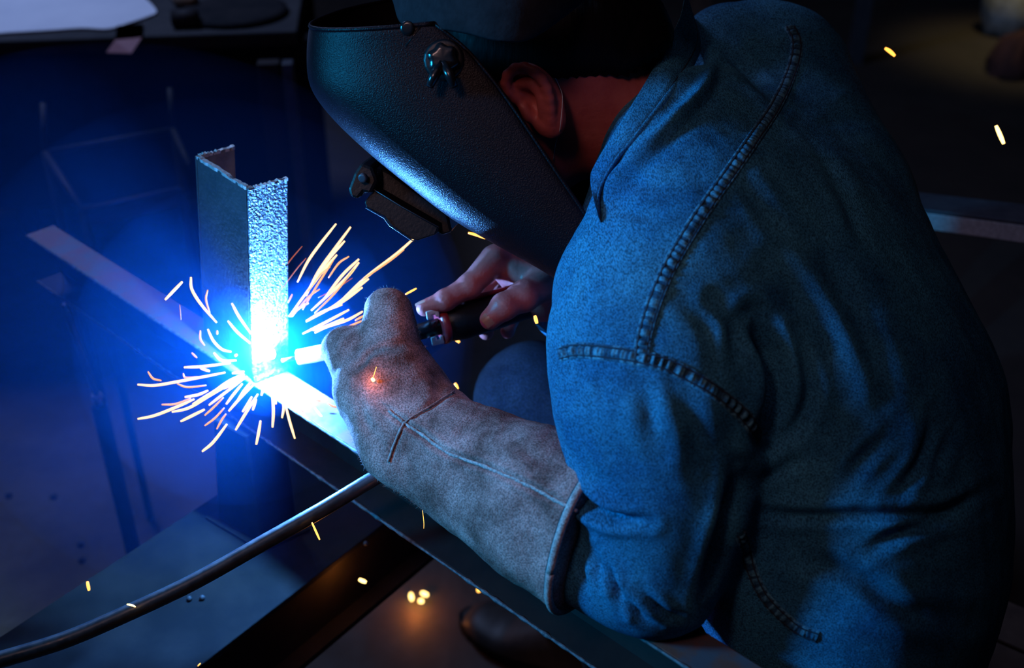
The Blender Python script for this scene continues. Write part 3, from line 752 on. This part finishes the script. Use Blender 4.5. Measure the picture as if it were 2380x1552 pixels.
# ---------------------------------------------------------------- glove
glove = thing('welding_glove', P(1150, 1130, .96), 'worn brown-grey suede welding gauntlet on the near hand beside the arc', 'glove')
GA = [(P(928, 900, 1.03), .034, .044), (P(960, 965, 1.015), .035, .043), (P(1010, 1035, .992), .042, .044), (P(1120, 1100, .965), .050, .046), (P(1250, 1170, .925), .059, .050), (P(1358, 1228, .900), .068, .054)]
gw = unit(cv(.35, .3, 1))
def glove_sd(p):
    s = None
    for (A, u, w), (B, u2, w2) in zip(GA[:-1], GA[1:]):
        v = seg_sd(p, A, B, u, u2, gw, w, w2, 2.3); s = v if s is None else smin(s, v, .02)
    s = smin(s, seg_sd(p, P(925, 880, 1.02), P(905, 770, 1.03), .030, .0235), .02)   # thumb, upright
    s = smin(s, seg_sd(p, P(905, 770, 1.035), P(902, 722, 1.04), .0235, .0215), .01)
    for k, (dx, dy, dd) in enumerate(((0, 0, -.022), (4, -4, 0), (8, -4, .02), (10, 6, .038))):          # four fingers curling away from the camera
        s = smin(s, seg_sd(p, P(885 + dx, 862 + dy, 1.05 + dd), P(822 + dx, 822 + dy, 1.06 + dd), .025, .0225), .012)
        s = smin(s, seg_sd(p, P(822 + dx, 822 + dy, 1.06 + dd), P(788 + dx, 806 + dy, 1.07 + dd), .0205, .0150), .010)
    s = smin(s, seg_sd(p, P(795, 815, 1.045), P(845, 900, 1.02), .0155, .022), .012)
    # heel of the hand
    s = smin(s, seg_sd(p, P(852, 915, 1.012), P(905, 1035, .99), .020, .023), .03)
    # flat open end of the cuff
    n = unit(P(1366, 1262, .9) - P(1335, 1415, .9)); n2 = unit(P(1352, 1222, .915) - P(1120, 1100, .965))
    c = P(1353, 1340, .905); s = smax(s, ((p - c) @ unit(n2 + .0 * n)) , .004)
    return s
GLV, GLQ = polygonise(glove_sd, P(700, 900, 1.0) * [1, 0, 0] + [0, .5, .5], np.array([.12, 1.25, 1.05]), .0026)
GLV = relax(GLV, GLQ, 2)
gl_cr = [
 ([(866, 925), (905, 955), (940, 982), (985, 1012), (1040, 1052), (1150, 1092), (1250, 1140), (1338, 1186)], 7, .0035),
 ([(940, 982), (1000, 945), (1062, 905)], 7, .0035),
 ([(940, 985), (918, 1030), (902, 1075)], 7, .0035),
 ([(850, 800), (900, 812), (965, 790)], 10, .0035),
 ([(1130, 985), (1070, 1000), (1020, 1020)], 14, .005),
 ([(812, 860), (840, 845), (862, 820), (930, 790)], 7, .004),
 ([(1180, 1010), (1240, 1060), (1320, 1080)], 16, .003),
 ([(835, 920), (850, 980), (880, 1040)], 12, .003),
 ([(1000, 850), (1020, 900), (1010, 950)], 12, .003),
]
GLV = crease(GLV, GLQ, gl_cr)
GN = vnormals(GLV, GLQ); GLV = GLV + GN * (.0012 * noise3(GLV, 70, 11) + .0005 * noise3(GLV, 250, 12))[:, None]
obj('gauntlet', GLV, GLQ, M_suede, glove)
GB = bvh(GLV, GLQ)
def ridge(pts, r, m, name, par, tree, lift=.0012):
    c = spline([(a, b, 0) for a, b in pts], int(polylen(pts) / 4)); H = [hit(tree, x, y) for x, y, _ in c]; H = [l + n * lift for l, n in H if l is not None]
    H = np.array(H)
    for _ in range(3): H[1:-1] = .5 * H[1:-1] + .25 * (H[:-2] + H[2:])
    return obj(name, *tube(H, [r * (1 + .25 * rng.normal() * .6) for _ in H], 6), m, par)
ridge([(905, 955), (940, 982), (985, 1012), (1040, 1052), (1150, 1092), (1250, 1140), (1338, 1186)], .0015, M_suede2, 'seam_welt', glove, GB)
ridge([(940, 982), (918, 1030), (904, 1072)], .0011, M_suede2, 'seam_welt', glove, GB)
ridge([(940, 982), (1000, 945), (1055, 912)], .0008, M_suede, 'seam_welt', glove, GB)
# rolled trim at the cuff
n2 = unit(P(1352, 1222, .915) - P(1120, 1100, .965)); cc_ = P(1353, 1340, .905)
ctr = GA[-1][0] + n2 * ((cc_ - GA[-1][0]) @ n2 - .0035); e1_ = unit(np.cross(n2, zz)); e2_ = np.cross(n2, e1_); loop = []
for a in np.linspace(0, 2 * math.pi, 60, endpoint=False):
    dr = e1_ * math.cos(a) + e2_ * math.sin(a); t_ = np.linspace(.01, .14, 260); sd = glove_sd(ctr + dr * t_[:, None])
    k = np.argmax(sd > 0) if (sd > 0).any() else 100
    loop.append(ctr + dr * (t_[k] + .0005))
loop = np.array(loop + [loop[0]])
obj('cuff_trim', *tube(loop, .0034, 12), M_suede2, glove)
obj('stitching', *tube(loop - n2 * .0036 + 0 * loop, .0008, 6), M_thread, glove)
# loose suede fibres along the worn edges
fz = MB(); gx, gy, gd = proj(GLV); GN = vnormals(GLV, GLQ); dv = GLV - CAMP; dv /= np.linalg.norm(dv, axis=1)[:, None]
edge = np.where((np.abs((GN * dv).sum(1)) < .22) & (gx < 990) & (gy > 660))[0]
for i in rng.choice(edge, min(1800, len(edge)), replace=False):
    b_ = GLV[i]; n = unit(GN[i] + rng.normal(size=3) * .6); L = abs(rng.normal()) * .0016 + .0006; s = unit(np.cross(n, rng.normal(size=3))) * .00016
    k_ = unit(rng.normal(size=3)) * L * .5
    fz.add([b_ - s, b_ + s, b_ + n * L + k_], [(0, 1, 2)])
o = obj('suede_fibres', fz.V, fz.F, M_suede2, glove); o['kind'] = 'stuff'

# ---------------------------------------------------------------- electrode holder
HA = P(1030, 756, 1.125); HBk = P(1320, 678, 1.165); hd = unit(HA - HBk)
holder = thing('electrode_holder', P(1130, 730, 1.135), 'black and red electrode holder gripped in the bare hand', 'torch')
obj('handle', *tube([HA, HA - hd * .004, HA - hd * .02, HA - hd * .05, HA - hd * .09, HBk], [.015, .0175, .0195, .0185, .0160, .0135], 20), M_black, holder)
obj('front_collar', *tube([HA + hd * .004, HA + hd * .0035, HA - hd * .003, HA - hd * .005], [.0145, .0185, .0185, .0150], 24), M_red, holder)
e0 = HA + hd * .022
obj('neck', *tube([HA, e0, HA + hd * .055], [.0085, .0082, .0078], 16), M_black, holder)
up_ = unit(np.cross(hd, np.cross(cv(0, 1, -.3), hd)))
for sg in (1, -1):
    j = HA + up_ * .010 * sg + hd * .001
    tag(MB().add(*prism([j, j + hd * .004, j + hd * .004 + up_ * .003 * sg, j + hd * .008 + up_ * .003 * sg, j + hd * .008 - up_ * .001 * sg, j + hd * .013 - up_ * .001 * sg, j + hd * .013 + up_ * .008 * sg, j + up_ * .0085 * sg], cv(0, 0, -.014))).make('jaw', M_brass, holder, bevel=.0012), 'pale insulating jaw tip')
j = HA - hd * .026 + up_ * .0175
MB().add(*box(j - cv(0, 0, .005), -hd * .050, cv(0, 0, .010), up_ * .005 + hd * .004)).make('lever', M_red, holder, bevel=.002)
rod0 = HA + hd * .055; rod1 = P(655, 838, 1.122)
obj('nozzle', *tube([rod0, rod0 + (rod1 - rod0) * .85], [.0092, .0082], 18), M_cut, holder)
obj('electrode', *tube([rod0 + (rod1 - rod0) * .84, rod1], [.0022, .0020], 10), M_cut, holder)
hb2 = [HBk, HBk - hd * .04, P(1440, 640, 1.26), P(1560, 700, 1.45), P(1600, 1100, 1.6), P(1620, 1500, 1.7)]
obj('lead', *tube(spline(hb2, 40), .008, 12), M_black, holder)

# ---------------------------------------------------------------- background: workbench at top left
ZT = .75
t0 = onz(-500, 112, ZT); t1 = onz(690, 72, ZT); td = unit(t1 - t0); tn = unit(np.cross(zz, td)); tn = tn if tn[1] > 0 else -tn
bench = thing('workbench', (t0 + t1) / 2 * [1, 1, 0] + tn * .35, 'dark workbench at the back left with a white sheet on top', 'workbench')
TL = np.linalg.norm(t1 - t0)
MB().add(*box(t0 - zz * .03, td * TL, tn * .75, zz * .03)).make('top', M_table, bench, bevel=.004)
MB().add(*box(t0 - zz * .11 + tn * .03, td * TL, tn * .02, zz * .08)).make('apron', M_dull, bench)
MB().add(*box(t0 - zz * .50 + tn * .30, td * TL, tn * .02, zz * .40)).make('back_panel', M_dull, bench)
for f_, g in ((.12, .04), (.90, .04), (.98, .04), (.12, .68), (.95, .68)):
    q = (t0 + td * TL * f_ + tn * g) * [1, 1, 0]
    MB().add(*box(q, td * .045, tn * .045, zz * (ZT - .03))).make('leg', M_dull, bench, bevel=.003)
pts = spline([tuple(onz(x, y, ZT + .002)) for x, y in [(-150, 95), (0, 80), (100, 74), (190, 68), (250, 70), (300, 56), (352, 38), (364, 30), (355, 15), (330, -10), (290, -60), (180, -140), (-150, -140)]], 60)
tag(MB().add(*prism(list(pts), zz * .003)).make('paper_sheet', M_paper), 'large white paper sheet lying on the workbench at top left', 'paper')
q = [onz(275, 66, ZT + .002), onz(335, 62, ZT + .002), P(303, 125, 2.10), P(247, 122, 2.10)]
tv = [onz(272, 60, ZT + .006), onz(332, 56, ZT + .006), onz(330, 86, ZT + .006) - tn * .004, onz(268, 92, ZT + .006) - tn * .004]
dn = proj(tv[2])[2] - .02
V = [tv[0], tv[1], tv[2], tv[3], P(305, 124, dn), P(247, 122, dn)]
V = V + [v + tn * .002 for v in V]
tag(MB().add(V, [(0, 1, 2, 3), (3, 2, 4, 5), (6, 9, 8, 7), (9, 11, 10, 8), (0, 6, 7, 1), (1, 7, 8, 2), (2, 8, 10, 4), (4, 10, 11, 5), (5, 11, 9, 3), (3, 9, 6, 0)]).make('tape_strip', M_tape), 'pinkish strip of tape hanging over the workbench edge', 'tape')
dc = onz(545, 22, ZT + .01)
tag(obj('round_lid', *disc(dc - zz * .008, zz, .11, .012, 40), M_dull), 'flat round dark lid on the right end of the workbench', 'lid')
cc = onz(400, 42, ZT + .02); tag(obj('short_tube', *tube([cc, cc + td * .05, cc + td * .052, cc + td * .055], [.018, .018, .014, .001], 18), M_dark), 'short dark tube lying beside the white sheet', 'tube')
cb = onz(455, 26, ZT)
tag(obj('tool_handle', *tube([cb + zz * .02, cb + zz * .022 - td * .03 + tn * .03, cb + zz * .025 - td * .05 + tn * .09, cb + zz * .02 - td * .07 + tn * .14], [.012, .02, .019, .012], 14), mat('tan_wood', (.35, .22, .14), None, rough=.5)), 'tan handled tool lying on the workbench by the lid', 'tool')
# tube frame stool faintly seen under the bench
fr = thing('tube_frame', P(270, 420, 1.95) * [1, 1, 0], 'thin tubular metal frame standing in the dark below the workbench', 'frame')
DF = 1.95
fp = {'a': (395, 205), 'b': (402, 302), 'c': (105, 355), 'd': (440, 385), 'e': (192, 490), 'f': (100, 240), 'g': (420, 440)}
Q = {k: P(*v, DF + {'a': .1, 'b': .1, 'c': .02, 'd': -.05, 'e': -.12, 'f': .02, 'g': -.05}[k]) for k, v in fp.items()}
for a, b in (('a', 'b'), ('b', 'c'), ('b', 'd'), ('c', 'e'), ('f', 'c'), ('e', 'g')):
    obj('tube', *tube([Q[a], Q[b]], .006, 10), M_dark, fr)
for k in ('e', 'g', 'c', 'b'):
    obj('leg', *tube([Q[k], Q[k] * [1, 1, 0] + [0, 0, .0]], .007, 10), M_dull, fr)
MB().add(*prism([Q['e'], Q['g'], Q['g'] - zz * .03, Q['e'] - zz * .03], tn * .004)).make('rail_plate', M_dark, fr)
# upright metal sheets leaning at the back, left of the helmet
for i, (x, y, dpt, lean, nm) in enumerate(((596, 150, 2.05, .10, 'leftmost'), (654, 150, 2.0, .12, 'rightmost'))):
    b0 = P(x, y, dpt); w_ = (52 if i == 0 else 26) / FPX * dpt
    z0 = b0[2]
    V, F = box(b0 - zz * z0 + cv(0, 0, 0) * 0, td * w_, tn * .03, zz * (z0 - .0))
    tag(MB().add(V, F).make('upright_bar', M_dark if i == 0 else M_steel, bevel=.002), ('wide dark' if i == 0 else 'narrow paler') + ' upright metal bar under the workbench end left of the helmet', 'bar')

# ---------------------------------------------------------------- background: right side
ra = P(2085, 478, 1.62); rb_ = P(2420, 520, 1.45); rd_ = unit(rb_ - ra); rn_ = unit(np.cross(zz, rd_)); rn_ = rn_ if rn_[1] > 0 else -rn_
side = thing('side_beam', (ra + rb_) / 2 * [1, 1, 0], 'pale steel beam lying behind the back at the right edge', 'beam')
ra2 = ra - rd_ * .35
MB().add(*box(ra2 - zz * .006, rd_ * 1.1, rn_ * .07, zz * .006)).make('top_flange', M_steel, side, bevel=.001)
MB().add(*box(ra2 - zz * .030, rd_ * 1.1, rn_ * .006, zz * .0245)).make('web', M_cut, side, bevel=.001)
for s in (.1, .95):
    q = ra2 + rd_ * s + rn_ * .02; MB().add(*box(q * [1, 1, 0], rd_ * .04, rn_ * .04, zz * (ra2[2] - .03))).make('leg', M_dull, side)
sb = onz(2290, 1368, .44); sb2 = onz(2460, 1440, .44); bd = unit(sb2 - sb); bn = unit(np.cross(zz, bd)); bn = bn if bn[1] > 0 else -bn
seat = thing('low_bench', (1.0 * sb) * [1, 1, 0], 'low wooden bench the person sits on, seen at the lower right corner', 'bench')
for k in range(3):
    MB().add(*box(sb - bd * .42 - bn * (.075 * k + .073) - zz * .03, bd * .97, bn * .07, zz * .03)).make('plank', M_wood, seat, bevel=.003)
for s in (-.36, .45):
    MB().add(*box((sb + bd * s - bn * .21) * [1, 1, 0], bd * .05, bn * .18, zz * .41)).make('leg', M_wood, seat)
pl0 = onz(2255, 1440, .30)
tag(MB().add(*box(pl0 - bn * .45, bd * .6, bn * .30, zz * .012)).make('steel_sheet', M_dark, bevel=.001), 'bluish dark steel sheet in the lower right corner below the wooden bench', 'sheet')
# floor clutter at top right
wbag = onz(2345, 15, .10); V, F = tube([wbag + np.array([0, 0, -.1]), wbag + np.array([.01, 0, -.02]), wbag + np.array([.0, .02, .05]), wbag + np.array([.01, .01, .12])], [.10, .12, .09, .03], 14)
V = np.array(V); V += .02 * np.stack([noise3(V, 40, k) for k in (21, 22, 23)], 1)
tag(obj('crumpled_bag', V, F, M_pale), 'crumpled pale plastic bag on the floor at the top right corner', 'bag')
rg = onz(2355, 150, .03); V, F = tube([rg - zz * .03, rg + zz * .02, rg + zz * .09, rg + zz * .13 + np.array([.02, 0, 0])], [.10, .09, .05, .015], 18)
V = np.array(V); V += .028 * np.stack([noise3(V, 55, k) for k in (31, 32, 33)], 1)
tag(obj('red_rag', V, F, mat('rag', (.16, .06, .05), (.1, .04, .03), 10, .9)), 'dull red rag heaped on the floor near the top right corner', 'rag')
pq = onz(1975, 150, 0)
tag(MB().add(*box(pq, (.05, 0, 0), (0, .05, 0), (0, 0, 1.2))).make('floor_post', M_steel), 'thin grey steel post behind the far shoulder', 'post')
bq = onz(1640, 150, 0)
tag(MB().add(*box(bq + [0, .5, 0], (.09, 0, 0), (0, .09, 0), (0, 0, 1.6))).make('brown_pillar', M_wood), 'brown wooden pillar behind the shirt collar', 'pillar')

# ---------------------------------------------------------------- scraps on the floor
for i, (x, y) in enumerate([(124, 1153), (187, 1264), (20, 1150), (302, 1192), (190, 1300), (850, 1262), (440, 1390), (470, 1388)]):
    z = ZC + .003 if i >= 5 else .004; c = onz(x, y, z); r = .003 if i >= 5 else .007
    V, F = tube([c - zz * r, c - zz * r * .5, c, c + zz * r * .6, c + zz * r], [r * .4, r * .9, r, r * .7, r * .15], 8)
    tag(obj('metal_bead', V, F, M_steel), 'tiny shiny metal bead on the ' + ('concrete floor, upper one left of the rail support', 'concrete floor beside the cross beam, lower middle one', 'concrete floor close to the left picture edge', 'concrete floor just left of the rail support', 'concrete floor directly beside the cross beam edge',
     'floor under the gauntlet', 'cross beam below the cable, left of a close pair', 'cross beam below the cable, right of a close pair')[i], 'bead', 'metal beads')

# ---------------------------------------------------------------- sparks
def streak(pts, r, m, name='spark'):
    c = spline(pts, max(6, 4 * len(pts))); n = len(c)
    rad = [r * (.35 + .65 * math.sin(math.pi * (i + .6) / (n + .2)) ** .5) for i in range(n)]
    V, F = tube(c, rad, 6); return obj(name, V, F, m)
def c3(x, y): return 280 + x / 2.504, 480 + y / 2.504
S = '''1255,100 1160,220 1090,320 1030,440|1340,118 1250,240 1150,380 1080,520|1305,200 1200,320 1100,470|1260,280 1190,360 1120,450 980,640
1058,230 990,310 920,410 890,490 2|1080,300 1020,370 910,520 2|1330,290 1270,330 1210,415 1|1388,305 1290,400 1190,530|1388,325 1300,430 1110,605|1708,185 1600,280 1430,410 1300,530
1650,250 1560,320 1400,430 1|1445,420 1330,510 1240,580 1080,670|1408,470 1290,555 1180,610|1350,415 1250,480 1150,530 2|1220,350 1150,410 1080,510 1|1290,570 1180,610 1080,665
1410,610 1320,660 1200,700 1130,735|1415,635 1365,663 1|1418,660 1320,700 1|1415,690 1305,740 1|1370,742 1335,757 1|1300,650 1200,695 1120,720|1160,480 1090,530 1000,640 1|1095,560 1040,590 990,640
960,175 880,220 805,268 2|1000,510 975,560 1|360,437 260,542|410,410 415,480 470,570 560,675|508,485 498,540 520,620 1|648,562 690,640 760,740|625,665 680,730 755,795|508,712 540,780 590,830 645,845
465,720 465,770 490,808 1|345,570 352,660 2|415,850 445,880 1|543,850 590,895 675,895|563,720 563,745 1|370,935 480,930 640,910|465,940 520,958|160,960 190,1000 238,1012 1
100,1035 200,1040 350,1015 510,985 610,965|365,970 380,995 455,990 1|330,1030 390,1050 500,1040 1|375,1108 450,1095 510,1070|240,1152 320,1148 410,1115 1|100,1235 200,1215 340,1160 430,1120
300,1195 400,1170 520,1100 720,985|350,1250 420,1215 490,1180|515,1155 600,1090 720,1000|530,1080 620,1030 700,990|490,1215 540,1170 600,1110 1|490,1275 550,1230 605,1170 1|560,1295 590,1240 615,1205 1
475,1425 540,1370 620,1265|615,1150 660,1090 710,1030|630,1190 700,1110 780,1030|670,1300 730,1200 800,1090|710,1195 740,1150 765,1105|770,1185 790,1120|815,1245 805,1310 790,1385
885,1285 890,1180 880,1050|905,1150 895,1080|930,1090 950,1160 940,1230|960,1150 985,1250 1015,1350|1040,1165 1065,1200 1075,1240 1|1070,1100 1130,1170 1205,1225|1130,1170 1210,1270 1290,1340
1135,1125 1165,1132 1|1205,1143 1240,1162 1290,1168 1|650,970 720,960|820,1100 835,1040|680,860 665,870|1240,310 1150,450 1060,600 1|1360,360 1250,500 1130,620 1|1330,600 1180,680 1060,740
560,1060 640,1010 720,975|600,1060 680,1020 740,990|420,1150 520,1090 600,1050|680,1130 720,1070 760,1020|860,1080 850,1020'''
ax_, ay_, ad_ = proj(ARC); SPK = []
for s in S.replace('\n', '|').split('|'):
    tk = s.split(); lv = 0
    if ',' not in tk[-1]: lv = int(tk.pop())
    pp_ = [c3(*map(float, t.split(','))) for t in tk]
    k = rng.uniform(-.22, .12)          # how fast this spark comes nearer or goes away
    pts = [P(x, y, ad_ - .012 + k * math.hypot(x - ax_, y - ay_) / FPX * 1.0) for x, y in pp_]
    if pts[0] is None: continue
    up = np.mean([p[1] for p in pp_]) < 800; rt = np.mean([p[0] for p in pp_]) > 640
    o = streak(pts, (.0014, .0010, .00055)[lv], M_sp[lv]); mx = np.mean([p[0] for p in pp_]) - ax_; my = np.mean([p[1] for p in pp_]) - ay_
    ang = math.degrees(math.atan2(-my, mx)) % 360
    sec = ('right of and above', 'above', 'left of and above', 'left of', 'lower left of', 'straight below', 'lower right of')[[i for i, t in enumerate((60, 110, 165, 200, 245, 285, 361)) if ang < t][0]]
    SPK.append((lv, sec, min(p[0] for p in pp_), o))
NTH = 'first second third fourth fifth sixth seventh eighth ninth tenth eleventh twelfth thirteenth fourteenth fifteenth sixteenth seventeenth eighteenth nineteenth twentieth'.split()
for lv in range(3):
    nm = ('bright cream', 'dimmer orange', 'faint thin red')[lv]
    for sec in sorted({q[1] for q in SPK if q[0] == lv}):
        gp = sorted([q for q in SPK if q[0] == lv and q[1] == sec], key=lambda q: q[2])
        for i, q in enumerate(gp):
            lab = f'{nm} spark streak {sec} the arc' if len(gp) == 1 else f'{nm} spark streak {sec} the arc, {NTH[i]} from left of {len(gp)}'
            tag(q[3], lab, 'spark', 'sparks spraying from the welding arc')
gb, _ = hit(GB, 868, 882); gdp = proj(gb)[2] - .004
lone = [([(864, 878), (870, 886)], gdp, .0016, 'h', 'glowing spark landing on the back of the glove'), ([(867, 878), (875, 852)], gdp - .002, .0004, 'o', 'hair-thin spark trail standing up from the glove'),
 ([(725, 1214), (743, 1254)], 1.0, .0010, 'o', 'orange spark falling just below the cable at centre left'), ([(203, 1351), (207, 1372)], 1.1, .0016, 'o', 'orange spark over the dark beam at far left'),
 ([(295, 1404), (306, 1406), (315, 1410)], .96, .0008, 'h', 'short bent spark right in front of the cable'), ([(834, 1346), (851, 1353)], 1.3, .0022, 'h', 'orange spark drifting beside the cross beam under the cable'),
 ([(1110, 1367), (1114, 1376)], 1.45, .0026, 'o', 'small orange spark in the dark under the gauntlet'), ([(973, 1172), (984, 1178)], 1.0, .0014, 'h', 'glowing spark touching the lower edge of the gauntlet'),
 ([(981, 1180), (985, 1212), (985, 1228)], 1.0, .0003, 'o', 'hair-thin spark trail hanging below the gauntlet edge'), ([(1051, 780), (1068, 796)], 1.2, .0018, 'o', 'orange spark below the electrode holder'),
 ([(1243, 733), (1248, 752)], 1.05, .0018, 'o', 'orange spark between the bare hand and the shirt front'), ([(1057, 890), (1064, 904)], 1.2, .0018, 'o', 'orange spark behind the wrist of the glove'),
 ([(1088, 541), (1108, 546), (1128, 554)], 1.1, .0014, 'e', 'flat red-orange spark under the rim of the helmet'), ([(2057, 112), (2068, 119), (2080, 130)], 1.2, .0022, 'e', 'orange spark floating to the right of the far shoulder'),
 ([(2315, 292), (2333, 334)], 1.2, .0022, 'h', 'bright yellow spark at the right edge above the side beam'), ([(462, 1543), (464, 1545)], 1.1, .0020, 'o', 'round orange spark at the bottom edge of the picture'),
 ([(942, 684), (968, 670)], 1.1, .0010, 'o', 'lone orange spark just above the glove thumb')]
mm = {'h': M_hot, 'o': glow('spark_gold', (1, .45, .08), 2.6), 'e': M_ember}
for pts, d, r, m, lab in lone:
    tag(streak([P(x, y, d) for x, y in pts], r, mm[m]), lab, 'spark')
for (x0, y0, x1, y1), lab in zip(((955, 1379, 957, 1394), (979, 1377, 994, 1383), (973, 1396, 984, 1397)), ('tall glowing ember on the floor, left one of three under the rail', 'glowing ember on the floor, upper right of three under the rail', 'glowing ember on the floor, lower right of three under the rail')):
    tag(streak([onz(x0, y0, .012), onz(x1, y1, .012)], .0040, M_hot, 'ember'), lab, 'ember')
# the warm light these hot grains give off
def ember_light(p, w, c=(1, .28, .04)): light('ember_light', 'POINT', p, w, c, .004)
ember_light(onz(965, 1392, .03), .12)
ember_light(gb + hit(GB, 868, 882)[1] * .010, .012)
q = P(800, 1330, 1.32); ember_light(P(812, 1345, 1.30), .06)
ember_light(P(975, 1205, 1.0) , .004)
